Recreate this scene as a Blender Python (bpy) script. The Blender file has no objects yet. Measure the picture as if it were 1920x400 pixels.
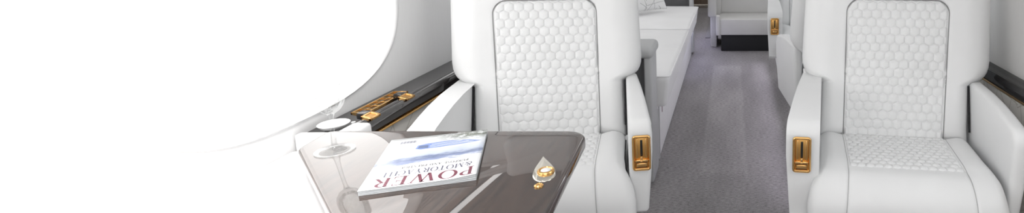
import bpy, bmesh, math, random
from mathutils import Vector, Matrix
import numpy as np

PI = math.pi
scene = bpy.context.scene
COL = scene.collection
random.seed(4)

# ------------------------------------------------------------------ materials
def new_mat(name, base, rough=0.5, metal=0.0, coat=0.0, coat_rough=0.03, ior=1.5, spec=0.5):
    m = bpy.data.materials.new(name); m.use_nodes = True
    b = m.node_tree.nodes['Principled BSDF']
    b.inputs['Base Color'].default_value = (*base, 1)
    b.inputs['Roughness'].default_value = rough
    b.inputs['Metallic'].default_value = metal
    b.inputs['Coat Weight'].default_value = coat
    b.inputs['Coat Roughness'].default_value = coat_rough
    b.inputs['IOR'].default_value = ior
    b.inputs['Specular IOR Level'].default_value = spec
    return m, m.node_tree, b

def node(nt, kind, **kw):
    n = nt.nodes.new(kind)
    for k, v in kw.items(): setattr(n, k, v)
    return n

def coords(nt, scale=(1, 1, 1), rot=(0, 0, 0), out='Object'):
    tc = node(nt, 'ShaderNodeTexCoord'); mp = node(nt, 'ShaderNodeMapping')
    mp.inputs['Scale'].default_value = scale; mp.inputs['Rotation'].default_value = rot
    nt.links.new(tc.outputs[out], mp.inputs['Vector'])
    return mp.outputs['Vector']

def noise(nt, vec, scale, detail=3, rough=0.5, dist=0.0):
    n = node(nt, 'ShaderNodeTexNoise')
    n.inputs['Scale'].default_value = scale; n.inputs['Detail'].default_value = detail
    n.inputs['Roughness'].default_value = rough; n.inputs['Distortion'].default_value = dist
    nt.links.new(vec, n.inputs['Vector'])
    return n.outputs['Fac']

def ramp(nt, fac, stops):
    r = node(nt, 'ShaderNodeValToRGB')
    el = r.color_ramp.elements
    while len(el) < len(stops): el.new(0.5)
    for e, (p, c) in zip(el, stops):
        e.position = p; e.color = (*c, 1) if len(c) == 3 else c
    nt.links.new(fac, r.inputs['Fac'])
    return r.outputs['Color']

def bump(nt, b, height, strength, dist):
    n = node(nt, 'ShaderNodeBump')
    n.inputs['Strength'].default_value = strength; n.inputs['Distance'].default_value = dist
    nt.links.new(height, n.inputs['Height']); nt.links.new(n.outputs['Normal'], b.inputs['Normal'])

def leather(name, base, rough=0.5):
    m, nt, b = new_mat(name, base, rough, spec=0.35)
    v = coords(nt)
    f = noise(nt, v, 900, 2)
    bump(nt, b, f, 0.12, 0.0006)
    c = ramp(nt, noise(nt, v, 7, 2), [(0.3, tuple(k * 0.97 for k in base)), (0.7, base)])
    nt.links.new(c, b.inputs['Base Color'])
    return m

def wood(name, dark, light, coat, scale=(3, 0.4, 3), rough=0.35, ior=1.5):
    m, nt, b = new_mat(name, dark, rough, coat=coat, coat_rough=0.012, spec=0.0)
    b.inputs['Coat IOR'].default_value = ior
    v = coords(nt, scale)
    f = noise(nt, v, 9, 6, 0.6, 0.8)
    c = ramp(nt, f, [(0.35, dark), (0.55, light), (0.75, dark)])
    nt.links.new(c, b.inputs['Base Color'])
    return m

def lined(name, base, line, scale, width=0.02, rough=0.6, axes=(1, 2)):
    """plain cloth or leather embroidered with thin broken geometric lines"""
    m, nt, b = new_mat(name, base, rough, spec=0.3)
    v = coords(nt)
    sp = node(nt, 'ShaderNodeSeparateXYZ'); nt.links.new(v, sp.inputs[0])
    vo = node(nt, 'ShaderNodeTexVoronoi'); vo.inputs['Scale'].default_value = scale * 0.55; nt.links.new(v, vo.inputs['Vector'])
    sc_ = node(nt, 'ShaderNodeSeparateXYZ'); nt.links.new(vo.outputs['Color'], sc_.inputs[0])
    def M_(op, a, b_=None, c_=None):
        n = node(nt, 'ShaderNodeMath', operation=op)
        for k, q in enumerate((a, b_, c_)):
            if q is None: continue
            if isinstance(q, (int, float)): n.inputs[k].default_value = q
            else: nt.links.new(q, n.inputs[k])
        return n.outputs[0]
    total = None
    for k, (an, fr, of) in enumerate(((12, 0.8, 0.13), (58, 1.0, 0.41), (97, 0.7, 0.77), (133, 1.1, 0.29), (164, 0.6, 0.58))):
        ca, sa = math.cos(math.radians(an)), math.sin(math.radians(an))
        u_ = M_('ADD', M_('MULTIPLY', sp.outputs[axes[0]], ca * scale * fr), M_('MULTIPLY_ADD', sp.outputs[axes[1]], sa * scale * fr, of))
        d_ = M_('ABSOLUTE', M_('SUBTRACT', M_('FRACT', u_), 0.5))
        line_ = M_('LESS_THAN', d_, width * fr)
        gate = M_('GREATER_THAN', M_('FRACT', M_('ADD', M_('MULTIPLY', sc_.outputs[0], 3.7), 0.31 * k)), 0.52)
        q = M_('MULTIPLY', line_, gate)
        total = q if total is None else M_('MAXIMUM', total, q)
    c = ramp(nt, total, [(0.0, base), (1.0, line)])
    nt.links.new(c, b.inputs['Base Color'])
    bump(nt, b, M_('SUBTRACT', 1.0, total), 0.3, 0.002)
    return m

M = {}
M['leather'] = leather('cream_leather', (0.785, 0.790, 0.792))
M['leather_quilt'] = leather('quilted_leather', (0.775, 0.780, 0.782), 0.5)
M['divan_leather'] = leather('divan_leather', (0.87, 0.87, 0.875), 0.55)
M['grey_leather'] = leather('grey_leather', (0.62, 0.615, 0.605), 0.55)
M['dark_grey'] = leather('dark_grey_leather', (0.16, 0.16, 0.165), 0.6)
M['grey_panel'] = leather('grey_panel_leather', (0.50, 0.505, 0.51), 0.5)
M['trim_gold'], _, _ = new_mat('dull_gold', (0.34, 0.23, 0.12), 0.35, 1.0)
M['piping'], _, _ = new_mat('grey_piping', (0.22, 0.22, 0.22), 0.6)
M['seam_grey'], _, _ = new_mat('light_seam', (0.42, 0.42, 0.42), 0.6)
M['dark_gap'], _, _ = new_mat('gap_shade_plinth_black', (0.012, 0.012, 0.014), 0.8)  # black for the painted gap shade and the bench plinth
M['plate_grey'], _, _ = new_mat('grey_floor_plate', (0.24, 0.235, 0.245), 0.6)
M['black'], _, _ = new_mat('black_plastic', (0.01, 0.01, 0.01), 0.3)
M['gold'], nt, b = new_mat('brushed_gold', (0.83, 0.50, 0.19), 0.24, 1.0)
bump(nt, b, noise(nt, coords(nt, (40, 1, 900)), 3, 2), 0.05, 0.0005)
M['gold_dark'], _, _ = new_mat('satin_gold', (0.60, 0.34, 0.11), 0.34, 1.0)
M['pale_gold'], _, _ = new_mat('polished_pale_gold', (0.70, 0.66, 0.58), 0.16, 1.0)
M['table_wood'] = wood('lacquered_table_wood', (0.026, 0.020, 0.018), (0.068, 0.044, 0.034), 1.0, (14, 0.9, 14), 0.3, 1.9)
M['ledge_wood'] = wood('lacquered_ledge_wood', (0.014, 0.012, 0.012), (0.020, 0.017, 0.016), 1.0, (3, 0.5, 3), 0.3, 1.75)
M['black_wood'] = wood('black_lacquered_wood', (0.008, 0.008, 0.008), (0.011, 0.010, 0.010), 1.0, (3, 0.5, 3), 0.3, 1.45)
M['brown_wood'] = wood('brown_bulkhead_wood', (0.10, 0.075, 0.055), (0.17, 0.13, 0.10), 0.5, (4, 4, 0.5))
M['panel_lines'] = lined('line_quilted_panel', (0.52, 0.505, 0.48), (0.36, 0.34, 0.31), 13, 0.022)
M['pillow_lines'] = lined('line_embroidered_cloth', (0.80, 0.80, 0.80), (0.45, 0.45, 0.45), 15, 0.028, 0.8, (0, 1))
M['white_paint'], _, _ = new_mat('white_shell', (0.80, 0.80, 0.80), 0.45)
M['paper'], _, _ = new_mat('page_paper', (0.55, 0.58, 0.60), 0.6)
M['china'], _, _ = new_mat('white_china', (0.84, 0.84, 0.84), 0.12)
M['linen'], _, _ = new_mat('white_linen', (0.82, 0.82, 0.83), 0.8)
M['ink_red'], _, _ = new_mat('maroon_ink', (0.16, 0.030, 0.055), 0.4)
M['ink_blue'], _, _ = new_mat('slate_ink', (0.10, 0.10, 0.15), 0.4)
M['ink_black'], _, _ = new_mat('black_ink', (0.03, 0.03, 0.03), 0.4)
M['ship_white'], _, _ = new_mat('printed_white', (0.80, 0.82, 0.86), 0.25)
M['ship_blue'], _, _ = new_mat('printed_hull_blue', (0.20, 0.28, 0.56), 0.25)
M['ship_dark'], _, _ = new_mat('printed_window_blue', (0.12, 0.16, 0.28), 0.25)

m = bpy.data.materials.new('clear_glass'); m.use_nodes = True
nt = m.node_tree; nt.nodes.clear()
out_, mx_, tr_, gs_, fr_ = [node(nt, k) for k in ('ShaderNodeOutputMaterial', 'ShaderNodeMixShader', 'ShaderNodeBsdfTransparent', 'ShaderNodeBsdfGlossy', 'ShaderNodeFresnel')]
tr_.inputs['Color'].default_value = (0.97, 0.975, 0.975, 1); gs_.inputs['Roughness'].default_value = 0.02; fr_.inputs['IOR'].default_value = 1.45
mn_ = node(nt, 'ShaderNodeMath', operation='MINIMUM'); mn_.inputs[1].default_value = 0.30
nt.links.new(fr_.outputs[0], mn_.inputs[0]); nt.links.new(mn_.outputs[0], mx_.inputs[0]); nt.links.new(tr_.outputs[0], mx_.inputs[1]); nt.links.new(gs_.outputs[0], mx_.inputs[2]); nt.links.new(mx_.outputs[0], out_.inputs['Surface'])
M['glass'] = m

# woven carpet: fine cross ribs with vacuum lanes, nap sheen put into colour
m, nt, b = new_mat('woven_carpet', (0.15, 0.14, 0.145), 0.9, spec=0.15)
v = coords(nt)
rib = noise(nt, coords(nt, (55, 165, 1)), 1.0, 2, 0.5)
fine = noise(nt, v, 260, 2)
big = noise(nt, coords(nt, (2.2, 0.7, 1)), 1.5, 2)
mx = node(nt, 'ShaderNodeMath', operation='MULTIPLY_ADD'); mx.inputs[1].default_value = 0.55
nt.links.new(rib, mx.inputs[0])
m2 = node(nt, 'ShaderNodeMath', operation='MULTIPLY'); m2.inputs[1].default_value = 0.45
nt.links.new(fine, m2.inputs[0]); nt.links.new(m2.outputs[0], mx.inputs[2])
c1 = ramp(nt, mx.outputs[0], [(0.36, (0.185, 0.175, 0.180)), (0.50, (0.320, 0.305, 0.311)), (0.64, (0.40, 0.382, 0.39))])
c2 = ramp(nt, big, [(0.40, (0.88, 0.88, 0.88)), (0.60, (1.10, 1.10, 1.10))])
mm = node(nt, 'ShaderNodeMix', data_type='RGBA', blend_type='MULTIPLY'); mm.inputs['Factor'].default_value = 1.0
nt.links.new(c1, mm.inputs['A']); nt.links.new(c2, mm.inputs['B'])
sx_ = node(nt, 'ShaderNodeSeparateXYZ'); nt.links.new(v, sx_.inputs[0])
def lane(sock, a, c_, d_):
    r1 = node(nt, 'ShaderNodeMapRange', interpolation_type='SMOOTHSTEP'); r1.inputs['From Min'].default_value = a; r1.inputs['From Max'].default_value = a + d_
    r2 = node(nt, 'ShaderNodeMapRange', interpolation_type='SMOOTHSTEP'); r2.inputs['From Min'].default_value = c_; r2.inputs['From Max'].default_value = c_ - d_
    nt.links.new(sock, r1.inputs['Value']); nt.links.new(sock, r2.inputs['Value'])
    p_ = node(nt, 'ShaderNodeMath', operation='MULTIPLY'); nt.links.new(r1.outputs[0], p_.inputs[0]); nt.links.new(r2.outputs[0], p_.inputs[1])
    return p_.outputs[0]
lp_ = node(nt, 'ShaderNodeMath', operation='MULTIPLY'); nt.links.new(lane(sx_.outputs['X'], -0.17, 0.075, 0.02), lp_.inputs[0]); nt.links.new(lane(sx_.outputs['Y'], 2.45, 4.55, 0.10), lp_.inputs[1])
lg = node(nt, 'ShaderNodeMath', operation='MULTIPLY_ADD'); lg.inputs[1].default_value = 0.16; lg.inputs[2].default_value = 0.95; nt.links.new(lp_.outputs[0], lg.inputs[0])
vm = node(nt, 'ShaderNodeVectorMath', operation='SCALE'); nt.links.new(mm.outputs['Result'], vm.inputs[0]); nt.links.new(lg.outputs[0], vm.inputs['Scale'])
nt.links.new(vm.outputs[0], b.inputs['Base Color'])
bump(nt, b, mx.outputs[0], 0.6, 0.004)
M['carpet'] = m

def cloth_wall(name, base):
    m, nt, b = new_mat(name, base, 0.75, spec=0.2)
    f = noise(nt, coords(nt, (160, 160, 14)), 1.0, 3, 0.6)
    c = ramp(nt, f, [(0.3, tuple(k * 0.975 for k in base)), (0.7, base)])
    nt.links.new(c, b.inputs['Base Color']); bump(nt, b, f, 0.06, 0.001)
    return m
M['wall'] = cloth_wall('sidewall_cloth', (0.80, 0.80, 0.80))
M['wall_grey'] = cloth_wall('grey_sidewall_cloth', (0.58, 0.575, 0.565))
M['ceiling'], _, _ = new_mat('headliner', (0.82, 0.82, 0.82), 0.7)

def daylight(name, strength, col=(1, 1, 1)):
    m = bpy.data.materials.new(name); m.use_nodes = True
    nt = m.node_tree; nt.nodes.clear()
    o = node(nt, 'ShaderNodeOutputMaterial'); e = node(nt, 'ShaderNodeEmission')
    e.inputs['Color'].default_value = (*col, 1); e.inputs['Strength'].default_value = strength
    nt.links.new(e.outputs[0], o.inputs['Surface'])
    return m
M['pane_sun'] = daylight('sunlit_pane', 4.7, (1.0, 0.99, 0.98))
M['pane_sky'] = daylight('skylit_pane', 5.5, (0.94, 0.97, 1.0))

# ------------------------------------------------------------------ object helpers
def link(o, parent=None):
    COL.objects.link(o)
    if parent is not None: o.parent = parent
    return o

def tag(o, label=None, cat=None, group=None, kind=None):
    if label: o['label'] = label
    if cat: o['category'] = cat
    if group: o['group'] = group
    if kind: o['kind'] = kind
    return o

def thing(name, label, cat, loc=(0, 0, 0), rz=0.0, group=None):
    o = bpy.data.objects.new(name, None); o.empty_display_size = 0.1
    COL.objects.link(o); o.location = loc; o.rotation_euler = (0, 0, rz)
    return tag(o, label, cat, group)

def from_bm(name, bm, mat, parent=None, smooth=True, angle=40):
    me = bpy.data.meshes.new(name)
    bmesh.ops.recalc_face_normals(bm, faces=bm.faces)
    bm.to_mesh(me); bm.free()
    me.materials.append(mat)
    if smooth:
        me.polygons.foreach_set('use_smooth', [True] * len(me.polygons))
        if angle < 180: me.set_sharp_from_angle(angle=math.radians(angle))
    return link(bpy.data.objects.new(name, me), parent)

def rbox(bm, lo, hi, r=0.01, seg=3, mat=None):
    """rounded box between two corners added to bm; mat moves it"""
    lo, hi = Vector(lo), Vector(hi)
    t = bmesh.new()
    bmesh.ops.create_cube(t, size=1.0)
    for v in t.verts:
        v.co = Vector(((v.co.x + .5) * (hi.x - lo.x) + lo.x, (v.co.y + .5) * (hi.y - lo.y) + lo.y, (v.co.z + .5) * (hi.z - lo.z) + lo.z))
    if r > 0:
        r = min(r, 0.49 * min(hi - lo))
        bmesh.ops.bevel(t, geom=list(t.edges), offset=r, segments=seg, profile=0.5, affect='EDGES')
    if mat is not None: bmesh.ops.transform(t, matrix=mat, verts=t.verts)
    merge(bm, t)

def merge(bm, t):
    me = bpy.data.meshes.new('tmp'); t.to_mesh(me); t.free(); bm.from_mesh(me); bpy.data.meshes.remove(me)

def prism(bm, pts, x0, x1, axis='X', r=0.0, seg=3, fx=None, bev=25):
    """polygon pts extruded along an axis; fx(co) may move each vertex afterwards"""
    t = bmesh.new()
    def P(p, k):
        return {'X': (k, p[0], p[1]), 'Y': (p[0], k, p[1]), 'Z': (p[0], p[1], k)}[axis]
    A = [t.verts.new(P(p, x0)) for p in pts]; B = [t.verts.new(P(p, x1)) for p in pts]
    n = len(pts)
    t.faces.new(A); t.faces.new(B[::-1])
    for i in range(n): t.faces.new((A[i], A[(i + 1) % n], B[(i + 1) % n], B[i]))
    bmesh.ops.recalc_face_normals(t, faces=t.faces)
    if fx:
        for v in t.verts: v.co = Vector(fx(v.co))
    if r > 0:
        t.edges.ensure_lookup_table()
        es = [e for e in t.edges if len(e.link_faces) == 2 and e.calc_face_angle(0) > math.radians(bev)]
        bmesh.ops.bevel(t, geom=es, offset=r, segments=seg, profile=0.5, affect='EDGES', clamp_overlap=True)
    merge(bm, t)

def tube(bm, pts, r, n=8, closed=False):
    pts = [Vector(p) for p in pts]; rings = []; m = len(pts)
    up = None
    for i, p in enumerate(pts):
        a = pts[(i - 1) % m] if (closed or i > 0) else p
        c = pts[(i + 1) % m] if (closed or i < m - 1) else p
        d = (c - a).normalized()
        if up is None: up = d.orthogonal().normalized()
        up = (up - d * up.dot(d)).normalized()
        s = d.cross(up)
        rings.append([bm.verts.new(p + r * (math.cos(2 * PI * k / n) * up + math.sin(2 * PI * k / n) * s)) for k in range(n)])
    for i in range(m if closed else m - 1):
        A, B = rings[i], rings[(i + 1) % m]
        for k in range(n): bm.faces.new((A[k], A[(k + 1) % n], B[(k + 1) % n], B[k]))
    if not closed:
        bm.faces.new(rings[0]); bm.faces.new(rings[-1][::-1])

def lathe(bm, prof, c=(0, 0, 0), n=48, facet=None):
    rings = []
    for (r, z) in prof:
        ring = []
        for k in range(n):
            a = 2 * PI * k / n
            rr = r * (facet(a, z) if facet else 1.0)
            ring.append(bm.verts.new((c[0] + rr * math.cos(a), c[1] + rr * math.sin(a), c[2] + z)))
        rings.append(ring)
    for A, B in zip(rings, rings[1:]):
        for k in range(n): bm.faces.new((A[k], A[(k + 1) % n], B[(k + 1) % n], B[k]))
    return rings

def grid_mesh(name, front, back, mat, parent, angle=180):
    """front/back: arrays (rows, cols, 3); closed along the shared border"""
    R, Cn, _ = front.shape
    verts = front.reshape(-1, 3)
    idx = np.arange(R * Cn).reshape(R, Cn)
    faces = np.stack([idx[:-1, :-1], idx[:-1, 1:], idx[1:, 1:], idx[1:, :-1]], -1).reshape(-1, 4)
    allv, allf = [verts], [faces]
    if back is not None:
        off = R * Cn
        bi = idx + off
        bi[0, :] = idx[0, :]; bi[-1, :] = idx[-1, :]; bi[:, 0] = idx[:, 0]; bi[:, -1] = idx[:, -1]
        allv.append(back.reshape(-1, 3))
        allf.append(np.stack([bi[:-1, :-1], bi[1:, :-1], bi[1:, 1:], bi[:-1, 1:]], -1).reshape(-1, 4))
    V = np.concatenate(allv); Fa = np.concatenate(allf)
    used = np.unique(Fa); remap = np.zeros(len(V), int); remap[used] = np.arange(len(used))
    me = bpy.data.meshes.new(name)
    me.from_pydata(V[used].tolist(), [], remap[Fa].tolist())
    bm = bmesh.new(); bm.from_mesh(me); bpy.data.meshes.remove(me)
    return from_bm(name, bm, mat, parent, True, angle)

def prof(t):
    t = np.clip(t, 0, 1); return np.sqrt(1 - (1 - t) ** 2)

def smooth(t):
    t = np.clip(t, 0, 1); return t * t * (3 - 2 * t)

def hexq(x, s, w, p):
    """height 0..1 of a quilted honeycomb cell"""
    best = np.full(x.shape, 9.0); side = np.zeros(x.shape)
    r0 = np.floor(s / p)
    for dr in (0, 1):
        r = r0 + dr
        off = np.where(np.mod(r, 2) == 0, 0.0, 0.5 * w)
        cx = np.round((x - off) / w) * w + off
        a = np.abs(x - cx) / (w / 2); q = 0.29 * p
        b = (np.abs(s - r * p) + q * a) / (0.5 * (p - q) + q)
        h = np.maximum(a, b)
        side = np.where(h < best, np.where(a >= b, a, 0.0), side)
        best = np.minimum(best, h)
    m = np.clip(best, 0, 1)
    st = np.exp(-((side - 0.80) / 0.05) ** 2)
    return 0.62 * (1 - m ** 2.4) + 0.38 * (1 - smooth((m - 0.84) / 0.16)) - 0.10 * st


# ------------------------------------------------------------------ the club seats
TILT = math.radians(16)
BK_D = np.array([0, math.sin(TILT), math.cos(TILT)])      # up the back
BK_N = np.array([0, -math.cos(TILT), math.sin(TILT)])     # out of the back, towards the sitter
BK_O = np.array([0, 0.045, 0.445])
W_IN, W_WING, S_TOP = 0.257, 0.328, 0.72
LEAN = 0.018          # the back meets the cushion a little nearer the aisle

def back_w(s):
    w = np.interp(s, [-0.05, 0.170, 0.176, 0.182, 0.188, 0.196, 0.206, 0.220, 0.236, 0.26, 0.72],
                  [W_IN, W_IN, .263, .272, .287, .301, .312, .320, .325, W_WING, W_WING])
    r = 0.07; k = np.clip(s - (S_TOP - r), 0, r)
    return w - r + np.sqrt(r * r - k * k)

INS_TOP, INS_R = 0.470, 0.050
def ins_w(s):
    w = np.interp(s, [-0.05, 0.47], [0.167, 0.178])
    k = np.clip(s - (INS_TOP - INS_R), 0, INS_R)
    return w - INS_R + np.sqrt(INS_R ** 2 - k * k)

def back_pt(x, s, f):
    x = x + AISLE[0] * LEAN * (1 - np.clip(s, 0, 0.47) / 0.47)
    return BK_O + np.stack([x, x * 0, x * 0], -1) + s[..., None] * BK_D + f[..., None] * BK_N

AISLE = [1]
def back_body(parent):
    s = np.unique(np.concatenate([np.linspace(-0.03, 0.0, 8), np.linspace(0, 0.165, 14), np.linspace(0.165, 0.27, 44),
                                  np.linspace(0.27, 0.66, 26), S_TOP - 0.06 * (1 - np.sin(np.linspace(0, PI / 2, 12)))]))
    u = np.sin(np.linspace(-1, 1, 61) * PI / 2); u = 0.55 * u + 0.45 * np.linspace(-1, 1, 61)
    S = np.repeat(s[:, None], len(u), 1); X = back_w(S) * u[None, :]
    d = np.minimum.reduce([back_w(S) - np.abs(X), S_TOP - S, S + 0.03])
    f = 0.045 * prof(d / 0.050)
    bol = 0.010 * np.exp(-((np.abs(X) - 0.245) / 0.045) ** 2) * smooth((S - 0.02) / 0.2)
    f = f + bol * smooth(d / 0.05)
    di = np.minimum(ins_w(S) - np.abs(X), INS_TOP - S)
    f = f - 0.010 * smooth((di - 0.003) / 0.006)
    F = back_pt(X, S, f)
    B = back_pt(X, S, -0.085 * prof(d / 0.06))
    return grid_mesh('backrest', F, B, M['leather'], parent)

def back_insert(parent):
    s = np.concatenate([np.linspace(-0.012, INS_TOP - INS_R, 290), INS_TOP - INS_R * (1 - np.sin(np.linspace(0.06, PI / 2, 44)))])
    u = np.linspace(-1, 1, 240)
    S = np.repeat(s[:, None], len(u), 1); X = ins_w(S) * u[None, :]
    d = np.minimum(ins_w(S) - np.abs(X), INS_TOP - S)
    f = 0.0385 + 0.0065 * prof(d / 0.010) + 0.0053 * hexq(X + 0.004, S, 0.0335, 0.0297) * smooth((d - 0.001) / 0.010)
    F = back_pt(X, S, f)
    return grid_mesh('back_insert', F, F - 0.004 * BK_N, M['leather_quilt'], parent)

def outline_path(top, n=14):
    pts = []
    ss = list(np.linspace(-0.01, INS_TOP - INS_R, 16)) + [INS_TOP - INS_R * (1 - math.sin(t)) for t in np.linspace(0.1, PI / 2, 12)]
    L = [(-float(ins_w(np.array(q))), q) for q in ss]
    R = [(-x, q) for x, q in L[::-1]]
    return L + R

def back_piping(parent):
    bm = bmesh.new()
    op = np.array(outline_path(0))
    pts = back_pt(op[:, 0] * 1.006, op[:, 1], 0 * op[:, 0] + 0.0448)
    tube(bm, pts, 0.0019, 6)
    return from_bm('back_piping', bm, M['piping'], parent)

def headrest(parent):
    s0, s1, hw, r = 0.4775, 0.735, 0.150, 0.06
    s = s0 + (s1 - s0) * 0.5 * (1 - np.cos(np.linspace(0, PI, 40)))
    u = np.sin(np.linspace(-1, 1, 41) * PI / 2)
    S = np.repeat(s[:, None], len(u), 1)
    k = np.maximum(np.clip(s0 + r - S, 0, r), np.clip(S - (s1 - r), 0, r))
    W = hw - r + np.sqrt(r * r - k * k) - 0.0
    X = W * u[None, :]
    d = np.minimum.reduce([W - np.abs(X), S - s0, s1 - S])
    Sc = S - 0.006 * (1 - (X / hw) ** 2) * smooth((s0 + 0.08 - S) / 0.08)
    F = back_pt(X, Sc, 0.052 + 0.030 * prof(d / 0.045)); B = back_pt(X, Sc, 0.052 - 0.012 * prof(d / 0.02))
    return grid_mesh('headrest', F, B, M['leather'], parent)

# cushion profile: nearly flat, rolling over the front edge and down
CU_S = np.linspace(-0.01, 0.545, 400)
_a = np.interp(CU_S, [-0.01, 0.22, 0.30, 0.44, 0.56], [math.radians(2.5), math.radians(1.5), math.radians(-8), math.radians(-86), math.radians(-90)])
_ds = CU_S[1] - CU_S[0]
CU_Y = 0.012 - np.cumsum(np.cos(_a)) * _ds
CU_Z = 0.447 + np.cumsum(np.sin(_a)) * _ds

def cu_pt(x, s, f):
    y = np.interp(s, CU_S, CU_Y); z = np.interp(s, CU_S, CU_Z); a = np.interp(s, CU_S, _a)
    return np.stack([x, y + f * np.sin(a), z + f * np.cos(a)], -1)     # normal: (0, sin a, cos a)

def cu_w(s):
    return np.interp(s, [-0.02, 0.0, 0.19, 0.28, 0.36, 0.42, 0.56], [0.250, 0.2555, 0.257, 0.263, 0.276, 0.283, 0.283])

CI_S, CI_W = 0.282, 0.170
def cu_f(X, S):
    return (0.010 * np.exp(-((np.abs(X) - 0.212) / 0.032) ** 2) * smooth((0.34 - S) / 0.1)
            + 0.006 * smooth((S - 0.27) / 0.06) * smooth((0.5 - S) / 0.1) * (1 - (X / 0.283) ** 2))
def seam_x(S): return CI_W + 0.002 + 0.010 * smooth((S - 0.28) / 0.2)
def cushion_body(parent, aisle):
    s = np.unique(np.concatenate([np.linspace(-0.01, 0.02, 10), np.linspace(0.02, 0.27, 20), np.linspace(0.27, 0.30, 22), np.linspace(0.30, 0.52, 34), np.linspace(0.52, 0.545, 8)]))
    t = np.linspace(-1, 1, 121)
    S = np.repeat(s[:, None], len(t), 1)
    xs = cu_w(S) * (0.6 * np.sin(t * PI / 2) + 0.4 * t)[None, :]
    X = xs
    W = cu_w(S)
    sh = aisle * (LEAN + 0.010 * smooth((S - 0.27) / 0.11) * smooth((np.abs(X) - 0.19) / 0.08))
    d = np.minimum.reduce([W - np.abs(X), S + 0.01, 0.545 - S])
    R = 0.030
    f = R * prof(d / R) - R + cu_f(X, S) * smooth(d / 0.03)
    seam = seam_x(S)
    g = np.exp(-((np.abs(X) - seam) / 0.0030) ** 2) * smooth((S - 0.27) / 0.02)
    f = f - 0.0035 * g
    di = np.minimum(CI_W - np.abs(X), CI_S - S)
    f = f - 0.010 * smooth((di - 0.003) / 0.006)
    F = cu_pt(X + sh, S, f)
    B = cu_pt(X + sh, S, -R - 0.045 * prof(d / 0.05))
    return grid_mesh('seat_cushion', F, B, M['leather'], parent)

def cushion_insert(parent):
    s = np.linspace(-0.004, CI_S, 200); u = np.linspace(-1, 1, 230)
    S = np.repeat(s[:, None], len(u), 1); X = CI_W * u[None, :] + 0 * S
    d = np.minimum(CI_W - np.abs(X), CI_S - S)
    f = -0.006 + 0.0055 * prof(d / 0.010) + 0.0052 * hexq(X, S + 0.006, 0.0262, 0.0226) * smooth((d + 0.002) / 0.010)
    F = cu_pt(X + AISLE[0] * LEAN, S, f)
    return grid_mesh('seat_insert', F, cu_pt(X + AISLE[0] * LEAN, S, f - 0.004), M['leather_quilt'], parent)

def cushion_seams(parent, aisle):
    for sg in (-1, 1):
        bm = bmesh.new()
        ss = np.linspace(0.0, 0.50, 50)
        xs = sg * seam_x(ss)
        ff = cu_f(xs, ss) - 0.0012 * smooth((ss - 0.26) / 0.03)
        tube(bm, cu_pt(xs + aisle * LEAN, ss, ff), 0.0012, 5)
        from_bm('seam', bm, M['seam_grey'], parent)

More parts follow.
